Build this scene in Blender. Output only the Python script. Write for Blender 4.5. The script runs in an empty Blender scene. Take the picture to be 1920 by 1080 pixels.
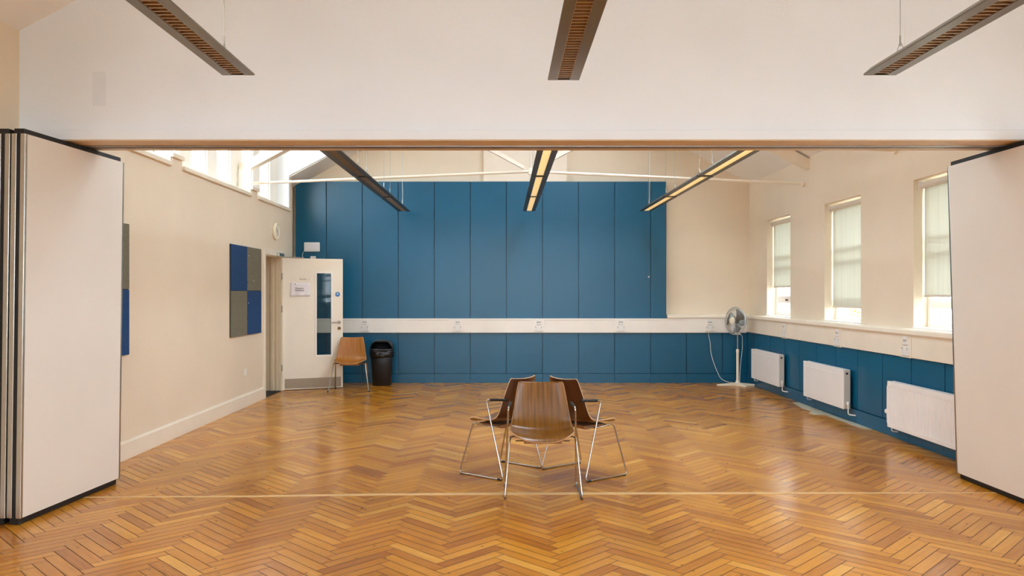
import bpy, bmesh, math, random
from mathutils import Vector, Matrix
random.seed(7)
S = bpy.context.scene
COL = S.collection
PI = math.pi

# ------------------------------------------------------------------ camera, world, exposure
F = 1478.0                       # focal length in pixels of the 1920 px frame
EYE = 1.49
cd = bpy.data.cameras.new('camera'); cam = bpy.data.objects.new('camera', cd); COL.objects.link(cam)
cam.location = (0, 0, EYE); cam.rotation_euler = (PI/2, 0, 0)
cd.sensor_width = 36; cd.lens = 36*F/1920
cd.shift_x = 15/1920; cd.shift_y = 10/1920
cd.clip_start = .05; cd.clip_end = 200
S.camera = cam
S.view_settings.view_transform = 'Standard'; S.view_settings.look = 'None'
S.view_settings.gamma = 1; S.view_settings.use_curve_mapping = False
S.view_settings.exposure = 2.68
w = bpy.data.worlds.new('sky'); S.world = w; w.use_nodes = True
bg = w.node_tree.nodes['Background']; bg.inputs[0].default_value = (.75, .885, 1, 1); bg.inputs[1].default_value = 3.0
S.cycles.max_bounces = 14; S.cycles.diffuse_bounces = 8; S.cycles.glossy_bounces = 5
S.cycles.transparent_max_bounces = 24; S.cycles.sample_clamp_indirect = 6
S.cycles.use_denoising = True
S.cycles.caustics_reflective = False; S.cycles.caustics_refractive = False

def portal(loc, rot, sx, sy):    # tells the renderer where daylight enters; gives no light of its own
    l = bpy.data.lights.new('daylight_opening', 'AREA'); l.shape = 'RECTANGLE'; l.size = sx; l.size_y = sy
    o = bpy.data.objects.new('daylight_opening', l); COL.objects.link(o); o.location = loc; o.rotation_euler = rot
    l.cycles.is_portal = True
    return o

# ------------------------------------------------------------------ room numbers (metres)
LW, RW, BW = -3.40, 4.12, 13.23     # left, right, back wall planes
HF, HB, HZ = 5.53, 5.91, 2.56       # header over the folding partition
RY = -3.2                           # rear wall behind the camera
EZ, PITCH, RX = 3.33, .54, .36      # eaves height, roof pitch, ridge
def roof_z(x): return EZ + PITCH*((x-LW) if x < RX else (RW-x))
RIDGE = roof_z(RX)

# ------------------------------------------------------------------ materials
def srgb(r, g, b):
    f = lambda c: (c/255/12.92) if c/255 <= .04045 else ((c/255+.055)/1.055)**2.4
    return (f(r), f(g), f(b), 1)
def mat(name, rgb, rough=.5, metal=0, noise=0, nscale=6, bump=0, bscale=60, coat=0, spec=.5, trans=0, emit=None, estr=0, sub=0):
    m = bpy.data.materials.new(name); m.use_nodes = True; nt = m.node_tree; b = nt.nodes['Principled BSDF']
    c = srgb(*rgb); b.inputs['Base Color'].default_value = c
    b.inputs['Roughness'].default_value = rough; b.inputs['Metallic'].default_value = metal
    b.inputs['Specular IOR Level'].default_value = spec
    b.inputs['Coat Weight'].default_value = coat; b.inputs['Coat Roughness'].default_value = .1
    if trans: b.inputs['Transmission Weight'].default_value = trans
    if emit: b.inputs['Emission Color'].default_value = srgb(*emit); b.inputs['Emission Strength'].default_value = estr
    tc = nt.nodes.new('ShaderNodeTexCoord')
    if noise:
        n = nt.nodes.new('ShaderNodeTexNoise'); n.inputs['Scale'].default_value = nscale; n.inputs['Detail'].default_value = 6
        nt.links.new(tc.outputs['Object'], n.inputs['Vector'])
        r = nt.nodes.new('ShaderNodeMapRange'); r.inputs[1].default_value = .3; r.inputs[2].default_value = .7
        r.inputs[3].default_value = 1-noise; r.inputs[4].default_value = 1+noise*.4
        nt.links.new(n.outputs['Fac'], r.inputs[0])
        mx = nt.nodes.new('ShaderNodeVectorMath'); mx.operation = 'SCALE'; mx.inputs[0].default_value = c[:3]
        nt.links.new(r.outputs[0], mx.inputs['Scale']); nt.links.new(mx.outputs[0], b.inputs['Base Color'])
    if bump:
        n = nt.nodes.new('ShaderNodeTexNoise'); n.inputs['Scale'].default_value = bscale; n.inputs['Detail'].default_value = 4
        nt.links.new(tc.outputs['Object'], n.inputs['Vector'])
        bp = nt.nodes.new('ShaderNodeBump'); bp.inputs['Strength'].default_value = bump; bp.inputs['Distance'].default_value = .01
        nt.links.new(n.outputs['Fac'], bp.inputs['Height']); nt.links.new(bp.outputs[0], b.inputs['Normal'])
    return m
M = {}
M['wall'] = mat('cream_wall_paint', (232, 217, 194), .75, noise=.05, nscale=1.3, bump=.12, bscale=35)
M['gable'] = mat('white_wall_paint', (232, 238, 245), .75, noise=.04, nscale=1.1, bump=.12, bscale=30)
M['breast'] = mat('chimney_paint', (240, 228, 210), .75, noise=.03)
M['ceiling'] = mat('ceiling_paint', (240, 238, 234), .8, noise=.03, nscale=1.5)
M['white'] = mat('white_gloss_paint', (242, 237, 229), .35, noise=.03, nscale=4)
M['trim_cream'] = mat('cream_gloss_paint', (240, 230, 212), .4, noise=.04, nscale=3)
M['panelface'] = mat('partition_laminate', (230, 224, 215), .45, noise=.03, nscale=1.5)
M['blue'] = mat('teal_blue_board', (8, 90, 124), .3, noise=.06, nscale=1.2, bump=.03, bscale=4, spec=.5)
M['alu'] = mat('satin_aluminium', (196, 194, 186), .3, 1, noise=.05, nscale=20)
M['steel'] = mat('brushed_steel', (170, 160, 148), .35, 1, noise=.08, nscale=30)
M['chrome'] = mat('chrome_tube', (184, 178, 170), .18, 1)
M['black'] = mat('black_rubber', (16, 16, 17), .5)
M['plasticblack'] = mat('black_bin_plastic', (22, 22, 26), .4, noise=.1)
M['bag'] = mat('black_bin_bag', (18, 18, 20), .22, bump=.9, bscale=28)
M['socket'] = mat('white_socket_plastic', (236, 234, 230), .3)
M['socket_dark'] = mat('grey_socket_detail', (180, 176, 172), .5)
M['rad'] = mat('radiator_enamel', (240, 237, 234), .35, noise=.02)
M['rad_dark'] = mat('radiator_grille_paint', (214, 205, 190), .45)
M['brass'] = mat('valve_brass', (120, 90, 60), .35, .8)
M['soffit'] = mat('soffit_board', (214, 190, 158), .45, noise=.08, nscale=6)
M['slot'] = mat('dark_track_slot', (70, 58, 46), .6)
M['navy'] = mat('navy_felt', (18, 66, 116), .95, noise=.15, nscale=60, bump=.3, bscale=200)
M['greyfelt'] = mat('grey_green_felt', (120, 116, 98), .95, noise=.22, nscale=60, bump=.3, bscale=200)
M['boardedge'] = mat('board_trim', (60, 60, 52), .6)
M['cardboard'] = mat('grey_card', (186, 180, 160), .8, noise=.08, nscale=12)
M['fanplastic'] = mat('ivory_plastic', (236, 228, 206), .4)
M['fangrey'] = mat('grey_fan_plastic', (188, 196, 200), .3)
M['fanblade'] = mat('fan_blade_plastic', (112, 110, 102), .35, noise=.04)
M['wire'] = mat('grille_wire', (170, 172, 168), .3, .7)
M['cord'] = mat('white_cord', (232, 232, 228), .45)
M['paper'] = mat('paper', (236, 230, 234), .85)
M['ink'] = mat('dark_ink', (58, 48, 42), .8)
M['greyink'] = mat('grey_lettering', (150, 130, 104), .6)
M['signblue'] = mat('sign_blue', (30, 118, 178), .4)
M['kick'] = mat('dull_kick_plate', (150, 134, 114), .45, .8, noise=.08, nscale=20)
M['mat'] = mat('dark_mat', (42, 38, 34), .95, noise=.2, nscale=50)
M['lining'] = mat('door_lining_paint', (226, 208, 176), .5, noise=.04)
M['clockface'] = mat('clock_face', (196, 200, 190), .3)
M['lum'] = mat('luminaire_silver', (118, 113, 104), .3, .85, noise=.05, nscale=14)
M['louvrelit'] = mat('louvre_aluminium_lit', (232, 224, 205), .3, 1)  # same louvre in lit fittings, lamp glow put into a paler colour
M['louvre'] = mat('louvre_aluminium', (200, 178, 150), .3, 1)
M['lumdark'] = mat('luminaire_graphite', (84, 84, 80), .4, .6)
M['tubeoff'] = mat('unlit_tube', (215, 195, 165), .4)
M['tubeon'] = mat('lit_tube', (255, 236, 190), .4, emit=(255, 232, 184), estr=.3)
M['ground'] = mat('paved_ground', (170, 165, 155), .9, noise=.2)
M['rail'] = mat('painted_railing', (120, 124, 130), .5)
M['leaf'] = mat('yellow_leaves', (214, 190, 60), .7, noise=.35, nscale=6)
M['bark'] = mat('bark', (96, 78, 60), .9, noise=.2)
M['roofout'] = mat('roof_outside', (90, 90, 95), .8)

def node_mat(name):
    m = bpy.data.materials.new(name); m.use_nodes = True; nt = m.node_tree
    return m, nt, nt.nodes['Principled BSDF'], nt.nodes['Material Output']
# window glass: mostly clear pane with a faint reflection
def glass(name, tint=(1, 1, 1, 1), gl=.08):
    m, nt, b, out = node_mat(name); nt.nodes.remove(b)
    t = nt.nodes.new('ShaderNodeBsdfTransparent'); t.inputs[0].default_value = tint
    g = nt.nodes.new('ShaderNodeBsdfGlossy'); g.inputs['Roughness'].default_value = .02
    mx = nt.nodes.new('ShaderNodeMixShader'); mx.inputs[0].default_value = gl
    nt.links.new(t.outputs[0], mx.inputs[1]); nt.links.new(g.outputs[0], mx.inputs[2]); nt.links.new(mx.outputs[0], out.inputs[0])
    return m
M['glass'] = glass('clear_glass'); M['doorglass'] = glass('door_glass', (.8, .84, .84, 1), .012)
# blind: thin woven cloth that lets daylight glow through
def blind_mat():
    m, nt, b, out = node_mat('blind_cloth'); nt.nodes.remove(b)
    tc = nt.nodes.new('ShaderNodeTexCoord'); n = nt.nodes.new('ShaderNodeTexNoise'); mp = nt.nodes.new('ShaderNodeMapping')
    mp.inputs['Scale'].default_value = (60, 60, 1.2); n.inputs['Scale'].default_value = 1
    nt.links.new(tc.outputs['Object'], mp.inputs[0]); nt.links.new(mp.outputs[0], n.inputs['Vector'])
    cr = nt.nodes.new('ShaderNodeMapRange'); cr.inputs[3].default_value = .78; cr.inputs[4].default_value = 1
    nt.links.new(n.outputs['Fac'], cr.inputs[0])
    vm = nt.nodes.new('ShaderNodeVectorMath'); vm.operation = 'SCALE'; vm.inputs[0].default_value = srgb(226, 224, 210)[:3]
    nt.links.new(cr.outputs[0], vm.inputs['Scale'])
    d = nt.nodes.new('ShaderNodeBsdfDiffuse'); t = nt.nodes.new('ShaderNodeBsdfTranslucent'); tr = nt.nodes.new('ShaderNodeBsdfTransparent')
    nt.links.new(vm.outputs[0], d.inputs[0]); nt.links.new(vm.outputs[0], t.inputs[0])
    a = nt.nodes.new('ShaderNodeMixShader'); a.inputs[0].default_value = .27
    nt.links.new(d.outputs[0], a.inputs[1]); nt.links.new(t.outputs[0], a.inputs[2])
    c = nt.nodes.new('ShaderNodeMixShader'); c.inputs[0].default_value = .035
    nt.links.new(a.outputs[0], c.inputs[1]); nt.links.new(tr.outputs[0], c.inputs[2]); nt.links.new(c.outputs[0], out.inputs[0])
    return m
M['blind'] = blind_mat()
# wood veneer for the chair shells: grain runs along the v of the UV map
def veneer(name, dark, light, rough=.28):
    m, nt, b, out = node_mat(name)
    uv = nt.nodes.new('ShaderNodeUVMap'); mp = nt.nodes.new('ShaderNodeMapping'); mp.inputs['Scale'].default_value = (55, 2.2, 1)
    n = nt.nodes.new('ShaderNodeTexNoise'); n.inputs['Scale'].default_value = 1; n.inputs['Detail'].default_value = 6; n.inputs['Distortion'].default_value = .3
    nt.links.new(uv.outputs[0], mp.inputs[0]); nt.links.new(mp.outputs[0], n.inputs['Vector'])
    cr = nt.nodes.new('ShaderNodeValToRGB'); cr.color_ramp.elements[0].position = .3; cr.color_ramp.elements[1].position = .72
    cr.color_ramp.elements[0].color = srgb(*dark); cr.color_ramp.elements[1].color = srgb(*light)
    nt.links.new(n.outputs['Fac'], cr.inputs[0]); nt.links.new(cr.outputs[0], b.inputs['Base Color'])
    b.inputs['Roughness'].default_value = rough; b.inputs['Coat Weight'].default_value = .1; b.inputs['Coat Roughness'].default_value = .15
    return m
M['walnut'] = veneer('walnut_veneer', (92, 54, 10), (146, 98, 30))
M['walnut_shaded_back'] = veneer('walnut_veneer_shaded', (58, 26, 10), (88, 44, 20))  # same walnut for the shell backs, their shade put into the colour
M['teak_back'] = veneer('oak_veneer_back', (120, 66, 24), (150, 90, 38))  # orange oak darkened for the shell back, shade in its colour
M['walnut_edge'] = mat('pale_ply_edge', (206, 164, 120), .5, noise=.1, nscale=30)
M['teak'] = veneer('orange_oak_veneer', (150, 92, 34), (182, 120, 52))
M['teak_edge'] = mat('ply_edge', (196, 140, 78), .5, noise=.1, nscale=30)
M['plate'] = mat('under_seat_plate', (150, 104, 66), .5)
# brick wall of the house outside
def brick():
    m, nt, b, out = node_mat('yellow_brick')
    tc = nt.nodes.new('ShaderNodeTexCoord'); mp = nt.nodes.new('ShaderNodeMapping'); mp.inputs['Rotation'].default_value = (PI/2, 0, PI/2)
    bt = nt.nodes.new('ShaderNodeTexBrick'); bt.inputs['Scale'].default_value = 1.6
    bt.inputs['Color1'].default_value = srgb(196, 160, 104); bt.inputs['Color2'].default_value = srgb(176, 140, 98); bt.inputs['Mortar'].default_value = srgb(200, 190, 170)
    sx = nt.nodes.new('ShaderNodeSeparateXYZ'); cb = nt.nodes.new('ShaderNodeCombineXYZ')
    nt.links.new(tc.outputs['Object'], sx.inputs[0]); nt.links.new(sx.outputs['Y'], cb.inputs['X']); nt.links.new(sx.outputs['Z'], cb.inputs['Y'])
    nt.links.new(cb.outputs[0], bt.inputs['Vector']); nt.links.new(bt.outputs['Color'], b.inputs['Base Color'])
    b.inputs['Roughness'].default_value = .9
    return m
M['brick'] = brick()
# parquet: colour per block from the 'tone' attribute, grain along the block, satin lacquer
def parquet():
    m, nt, b, out = node_mat('parquet_blocks')
    at = nt.nodes.new('ShaderNodeAttribute'); at.attribute_name = 'tone'
    uv = nt.nodes.new('ShaderNodeUVMap'); mp = nt.nodes.new('ShaderNodeMapping'); mp.inputs['Scale'].default_value = (3, 60, 1)
    n = nt.nodes.new('ShaderNodeTexNoise'); n.inputs['Scale'].default_value = 1; n.inputs['Detail'].default_value = 5; n.inputs['Distortion'].default_value = .4
    nt.links.new(uv.outputs[0], mp.inputs[0]); nt.links.new(mp.outputs[0], n.inputs['Vector'])
    cr = nt.nodes.new('ShaderNodeValToRGB'); e = cr.color_ramp.elements
    e[0].position = 0; e[0].color = srgb(128, 72, 16); e[1].position = 1; e[1].color = srgb(232, 176, 78)
    k = cr.color_ramp.elements.new(.35); k.color = srgb(184, 114, 26)
    k = cr.color_ramp.elements.new(.7); k.color = srgb(213, 146, 42)
    ad = nt.nodes.new('ShaderNodeMath'); ad.operation = 'MULTIPLY_ADD'; ad.inputs[1].default_value = .5; 
    sb = nt.nodes.new('ShaderNodeMath'); sb.operation = 'SUBTRACT'; sb.inputs[1].default_value = .5
    nt.links.new(n.outputs['Fac'], sb.inputs[0]); nt.links.new(sb.outputs[0], ad.inputs[0]); nt.links.new(at.outputs['Fac'], ad.inputs[2])
    nt.links.new(ad.outputs[0], cr.inputs[0])
    # nail specks and worn dark marks
    tc = nt.nodes.new('ShaderNodeTexCoord')
    v = nt.nodes.new('ShaderNodeTexVoronoi'); v.inputs['Scale'].default_value = 7.5; nt.links.new(tc.outputs['Object'], v.inputs['Vector'])
    lt = nt.nodes.new('ShaderNodeMapRange'); lt.inputs[1].default_value = .045; lt.inputs[2].default_value = .085; lt.inputs[3].default_value = .4; lt.inputs[4].default_value = 1
    nt.links.new(v.outputs['Distance'], lt.inputs[0])
    n2 = nt.nodes.new('ShaderNodeTexNoise'); n2.inputs['Scale'].default_value = .8; n2.inputs['Detail'].default_value = 3; nt.links.new(tc.outputs['Object'], n2.inputs['Vector'])
    r2 = nt.nodes.new('ShaderNodeMapRange'); r2.inputs[1].default_value = .35; r2.inputs[2].default_value = .65; r2.inputs[3].default_value = .86; r2.inputs[4].default_value = 1.08
    nt.links.new(n2.outputs['Fac'], r2.inputs[0])
    mu = nt.nodes.new('ShaderNodeMath'); mu.operation = 'MULTIPLY'; nt.links.new(lt.outputs[0], mu.inputs[0]); nt.links.new(r2.outputs[0], mu.inputs[1])
    mps = nt.nodes.new('ShaderNodeMapping'); mps.inputs['Scale'].default_value = (1.1, 3.2, 1); nt.links.new(tc.outputs['Object'], mps.inputs[0])
    ns = nt.nodes.new('ShaderNodeTexNoise'); ns.inputs['Scale'].default_value = 1.4; ns.inputs['Detail'].default_value = 8; ns.inputs['Roughness'].default_value = .65; nt.links.new(mps.outputs[0], ns.inputs['Vector'])
    rs = nt.nodes.new('ShaderNodeMapRange'); rs.inputs[1].default_value = .68; rs.inputs[2].default_value = .78; rs.inputs[3].default_value = 1; rs.inputs[4].default_value = .5; nt.links.new(ns.outputs['Fac'], rs.inputs[0])
    mu0 = mu; mu = nt.nodes.new('ShaderNodeMath'); mu.operation = 'MULTIPLY'; nt.links.new(mu0.outputs[0], mu.inputs[0]); nt.links.new(rs.outputs[0], mu.inputs[1])
    sc = nt.nodes.new('ShaderNodeVectorMath'); sc.operation = 'SCALE'; nt.links.new(cr.outputs[0], sc.inputs[0]); nt.links.new(mu.outputs[0], sc.inputs['Scale'])
    nt.links.new(sc.outputs[0], b.inputs['Base Color'])
    n3 = nt.nodes.new('ShaderNodeTexNoise'); n3.inputs['Scale'].default_value = 2.2; n3.inputs['Detail'].default_value = 5; nt.links.new(tc.outputs['Object'], n3.inputs['Vector'])
    r3 = nt.nodes.new('ShaderNodeMapRange'); r3.inputs[3].default_value = .11; r3.inputs[4].default_value = .32
    nt.links.new(n3.outputs['Fac'], r3.inputs[0]); nt.links.new(r3.outputs[0], b.inputs['Roughness'])
    bp = nt.nodes.new('ShaderNodeBump'); bp.inputs['Strength'].default_value = .12; bp.inputs['Distance'].default_value = .004
    nt.links.new(n.outputs['Fac'], bp.inputs['Height'])
    n4 = nt.nodes.new('ShaderNodeTexNoise'); n4.inputs['Scale'].default_value = 7; nt.links.new(tc.outputs['Object'], n4.inputs['Vector'])
    bp2 = nt.nodes.new('ShaderNodeBump'); bp2.inputs['Strength'].default_value = .12; bp2.inputs['Distance'].default_value = .01
    nt.links.new(n4.outputs['Fac'], bp2.inputs['Height']); nt.links.new(bp2.outputs[0], bp.inputs['Normal']); nt.links.new(bp.outputs[0], b.inputs['Normal'])
    b.inputs['Specular IOR Level'].default_value = .5
    return m
M['parquet'] = parquet()
M['gap'] = mat('parquet_joint', (74, 42, 16), .7)
M['strip'] = mat('pale_floor_strip', (224, 182, 118), .35, noise=.12, nscale=9)

# ------------------------------------------------------------------ mesh helpers
class MB:
    def __init__(s): s.v = []; s.f = []; s.mi = []; s.cur = 0
    def add(s, vs, fs, mx=None):
        n = len(s.v)
        s.v += [tuple(mx @ Vector(p)) if mx else tuple(p) for p in vs]
        s.f += [tuple(n+i for i in f) for f in fs]; s.mi += [s.cur]*len(fs); return s
    def box(s, x0, x1, y0, y1, z0, z1, mx=None):
        return s.add([(x0,y0,z0),(x1,y0,z0),(x1,y1,z0),(x0,y1,z0),(x0,y0,z1),(x1,y0,z1),(x1,y1,z1),(x0,y1,z1)],
                     [(0,3,2,1),(4,5,6,7),(0,1,5,4),(1,2,6,5),(2,3,7,6),(3,0,4,7)], mx)
    def prism(s, poly, a0, a1, axis='Y', mx=None):
        # poly: 2D outline; axis Y -> (x,z) swept along y; X -> (y,z) along x; Z -> (x,y) along z
        def P(p, a): return {'Y': (p[0], a, p[1]), 'X': (a, p[0], p[1]), 'Z': (p[0], p[1], a)}[axis]
        n = len(poly); vs = [P(p, a0) for p in poly]+[P(p, a1) for p in poly]
        fs = [tuple(range(n)), tuple(range(2*n-1, n-1, -1))]+[(i, i+n, (i+1) % n+n, (i+1) % n) for i in range(n)]
        return s.add(vs, fs, mx)
    def lathe(s, prof, seg=32, mx=None, caps=True):
        vs = []; fs = []
        for r, z in prof:
            for k in range(seg): a = 2*PI*k/seg; vs.append((r*math.cos(a), r*math.sin(a), z))
        for i in range(len(prof)-1):
            for k in range(seg): fs.append((i*seg+k, i*seg+(k+1) % seg, (i+1)*seg+(k+1) % seg, (i+1)*seg+k))
        if caps:
            fs.append(tuple(reversed(range(seg)))); fs.append(tuple((len(prof)-1)*seg+k for k in range(seg)))
        return s.add(vs, fs, mx)
    def tube(s, pts, r, seg=8, fillet=0, fs_=4, mx=None, closed=False):
        P = [Vector(p) for p in pts]
        if fillet and len(P) > 2:
            Q = [P[0]]
            for i in range(1, len(P)-1):
                a, b, c = P[i-1], P[i], P[i+1]; d0 = (a-b); d1 = (c-b); q = min(fillet, d0.length*.45, d1.length*.45)
                p0 = b+d0.normalized()*q; p1 = b+d1.normalized()*q
                for k in range(fs_+1):
                    t = k/fs_; Q.append(p0*(1-t)**2+b*2*t*(1-t)+p1*t*t)
            Q.append(P[-1]); P = Q
        n = len(P); up = None; vs = []
        for i in range(n):
            if closed: d = (P[(i+1) % n]-P[i-1]).normalized()
            else: d = (P[min(i+1, n-1)]-P[max(i-1, 0)]).normalized()
            if up is None:
                up = Vector((0, 0, 1)) if abs(d.z) < .9 else Vector((1, 0, 0))
            u = (up-d*up.dot(d)).normalized(); v = d.cross(u); up = u
            for k in range(seg):
                a = 2*PI*k/seg; vs.append(P[i]+(u*math.cos(a)+v*math.sin(a))*r)
        fs = []
        m = n if closed else n-1
        for i in range(m):
            for k in range(seg): fs.append((i*seg+k, i*seg+(k+1) % seg, ((i+1) % n)*seg+(k+1) % seg, ((i+1) % n)*seg+k))
        if not closed: fs += [tuple(reversed(range(seg))), tuple((n-1)*seg+k for k in range(seg))]
        return s.add(vs, fs, mx)
    def build(s, name, m, parent=None, smooth=False, bevel=0, loc=None, rot=None):
        me = bpy.data.meshes.new(name); me.from_pydata([tuple(p) for p in s.v], [], s.f); me.update()
        bm = bmesh.new(); bm.from_mesh(me); bmesh.ops.recalc_face_normals(bm, faces=bm.faces); bm.to_mesh(me); bm.free()
        for x in (m if isinstance(m, (list, tuple)) else [m]): me.materials.append(x)
        if any(s.mi): me.polygons.foreach_set('material_index', s.mi)
        if smooth:
            me.polygons.foreach_set('use_smooth', [True]*len(me.polygons)); me.set_sharp_from_angle(angle=math.radians(38))
        o = bpy.data.objects.new(name, me); COL.objects.link(o)
        if parent: o.parent = parent
        if loc: o.location = loc
        if rot: o.rotation_euler = rot
        if bevel:
            b = o.modifiers.new('bevel', 'BEVEL'); b.width = bevel; b.segments = 2; b.limit_method = 'ANGLE'; b.harden_normals = False
        return o
def box(name, m, x0, x1, y0, y1, z0, z1, parent=None, bevel=0): return MB().box(x0, x1, y0, y1, z0, z1).build(name, m, parent, bevel=bevel)
def struct(o): o['kind'] = 'structure'; return o
def tag(o, label, cat, group=None):
    o['label'] = label; o['category'] = cat
    if group: o['group'] = group
    return o
def empty(name, loc, rz=0, label=None, cat=None, group=None):
    o = bpy.data.objects.new(name, None); COL.objects.link(o); o.location = loc; o.rotation_euler = (0, 0, rz)
    o.empty_display_size = .2
    if label: tag(o, label, cat, group)
    return o
def copy_tree(o, parent=None):
    c = o.copy(); COL.objects.link(c)
    if parent: c.parent = parent
    for ch in [x for x in list(COL.objects) if x.parent == o]: copy_tree(ch, c)
    return c
def grid_solid(mb, xs, ys, zs, solid):
    nx, ny, nz = len(xs)-1, len(ys)-1, len(zs)-1
    S_ = lambda i, j, k: 0 <= i < nx and 0 <= j < ny and 0 <= k < nz and solid((xs[i]+xs[i+1])/2, (ys[j]+ys[j+1])/2, (zs[k]+zs[k+1])/2)
    for i in range(nx):
        for j in range(ny):
            for k in range(nz):
                if not S_(i, j, k): continue
                a, b, c, d, e, f = xs[i], xs[i+1], ys[j], ys[j+1], zs[k], zs[k+1]
                if not S_(i-1, j, k): mb.add([(a,c,e),(a,d,e),(a,d,f),(a,c,f)], [(0,3,2,1)])
                if not S_(i+1, j, k): mb.add([(b,c,e),(b,d,e),(b,d,f),(b,c,f)], [(0,1,2,3)])
                if not S_(i, j-1, k): mb.add([(a,c,e),(b,c,e),(b,c,f),(a,c,f)], [(0,1,2,3)])
                if not S_(i, j+1, k): mb.add([(a,d,e),(b,d,e),(b,d,f),(a,d,f)], [(0,3,2,1)])
                if not S_(i, j, k-1): mb.add([(a,c,e),(b,c,e),(b,d,e),(a,d,e)], [(0,3,2,1)])
                if not S_(i, j, k+1): mb.add([(a,c,f),(b,c,f),(b,d,f),(a,d,f)], [(0,1,2,3)])
def raw_build(mb, name, m):      # keeps the face directions given
    me = bpy.data.meshes.new(name); me.from_pydata(mb.v, [], mb.f); me.update(); me.materials.append(m)
    bm = bmesh.new(); bm.from_mesh(me); bmesh.ops.remove_doubles(bm, verts=bm.verts, dist=1e-5); bm.to_mesh(me); bm.free()
    o = bpy.data.objects.new(name, me); COL.objects.link(o); return o

# ------------------------------------------------------------------ floor: herringbone blocks
def make_floor():
    L, W = .45, .075; g = .0021
    c45 = math.sqrt(.5); X0, Y0 = .3177, 4.5
    x0, x1, y0, y1 = LW-.02, RW+.02, RY-.02, BW+.02
    vs = []; fs = []; uvs = []; tone = []
    def clip(poly):
        for ax, lim, sg in ((0, x0, 1), (0, x1, -1), (1, y0, 1), (1, y1, -1)):
            out = []
            for i in range(len(poly)):
                a, b = poly[i], poly[(i+1) % len(poly)]
                ia = (a[ax]-lim)*sg >= 0; ib = (b[ax]-lim)*sg >= 0
                if ia: out.append(a)
                if ia != ib:
                    t = (lim-a[ax])/(b[ax]-a[ax]); out.append(tuple(a[k]+(b[k]-a[k])*t for k in range(4)))
            poly = out
            if len(poly) < 3: return []
        return poly
    rnd = random.Random(3)
    for m in range(-14, 16):
        for n in range(-190, 190):
            for kind in (0, 1):
                if kind == 0: u0, u1, v0, v1 = 0, L, 0, W
                else: u0, u1, v0, v1 = L, L+W, W-L, W
                du = n*W+m*L; dv = n*W-m*L
                u0 += du+g; u1 += du-g; v0 += dv+g; v1 += dv-g
                cx = (u0+u1)/2; cy = (v0+v1)/2
                X = X0+(cx-cy)*c45; Y = Y0+(cx+cy)*c45
                if X < x0-.3 or X > x1+.3 or Y < y0-.3 or Y > y1+.3: continue
                t = min(.86, max(.29, rnd.gauss(.53, .13))); ru = rnd.random()*50
                co = [(u0, v0), (u1, v0), (u1, v1), (u0, v1)]
                poly = []
                for (u, v) in co:
                    a, b = ((u-u0), (v-v0)) if kind == 0 else ((v-v0), (u-u0))
                    poly.append((X0+(u-v)*c45, Y0+(u+v)*c45, a+ru, b+ru*.37))
                poly = clip(poly)
                if not poly: continue
                k = len(vs); vs += [(p[0], p[1], 0) for p in poly]; fs.append(tuple(range(k, k+len(poly)))); uvs += [(p[2], p[3]) for p in poly]
                tone.append(t)
    k = len(vs); nb = len(fs)
    vs += [(x0, y0, -.0015), (x1, y0, -.0015), (x1, y1, -.0015), (x0, y1, -.0015), (x0, y0, -.1), (x1, y0, -.1), (x1, y1, -.1), (x0, y1, -.1)]
    fs += [(k, k+1, k+2, k+3), (k+4, k+7, k+6, k+5)]; uvs += [(0, 0)]*8; tone += [0, 0]
    me = bpy.data.meshes.new('floor'); me.from_pydata(vs, [], fs); me.update()
    me.materials.append(M['parquet']); me.materials.append(M['gap'])
    me.polygons.foreach_set('material_index', [0]*nb+[1, 1])
    ul = me.uv_layers.new(name='UVMap'); ul.data.foreach_set('uv', [c for u in uvs for c in u])
    a = me.attributes.new('tone', 'FLOAT', 'FACE'); a.data.foreach_set('value', tone)
    o = bpy.data.objects.new('floor', me); COL.objects.link(o); struct(o)
make_floor()
# pale board let into the floor below the folding partition
m_ = MB(); m_.prism([(LW, 5.74), (-1.85, 5.757), (-.9, 5.81), (0, 5.824), (2, 5.85), (RW, 5.875), (RW, 5.895), (2, 5.903), (0, 5.896), (-1.0, 5.86), (-1.85, 5.808), (LW, 5.76)], .0002, .0016, 'Z')
struct(m_.build('trim_1', M['strip']))

# ------------------------------------------------------------------ walls
# windows of the right wall: (y0, y1); the last three are unseen, added to light the camera's side of the partition
RWIN = [(11.34, 12.35), (9.10, 10.13), (6.90, 7.93), (3.7, 4.8), (1.3, 2.5), (-1.1, .1)]
WZ0, WZ1 = 1.14, 2.63
ys = sorted({RY-.3, BW+.3} | {y for p in RWIN for y in p})
mb = MB(); grid_solid(mb, [RW, RW+.32], ys, [-.1, WZ0, WZ1, EZ], lambda x, y, z: not (WZ0 < z < WZ1 and any(a < y < b for a, b in RWIN)))
o = struct(raw_build(mb, 'wall_right', M['wall']))
# left wall: door opening, low parapet under the clerestory windows, set back beside the blue boards
DY0, DY1, DZ = 11.19, 12.05, 2.05
CL = [(6.3, 12.5), (-1.2, 3.4)]        # clerestory dormers; the second is unseen, added for daylight
PT = 2.80
STEP = [(8.04, 8.33), (10.58, 10.88)]
def left_solid(x, y, z):
    if DY0 < y < DY1 and z < DZ: return False
    if z > PT+.09 and any(a < y < b for a, b in CL): return False
    if PT < z and any(a < y < b for a, b in CL) and not any(a < y < b for a, b in STEP): return False
    if y > 12.62 and x > LW-.13: return False
    return True
ys = sorted({RY-.3, BW+.3, DY0, DY1, 12.62, 6.3, 12.5, -1.2, 3.4} | {y for p in STEP for y in p})
mb = MB(); grid_solid(mb, [LW-.25, LW-.13, LW], ys, [-.1, DZ, PT, PT+.09, EZ], left_solid)
struct(raw_build(mb, 'wall_left', M['wall']))
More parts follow.
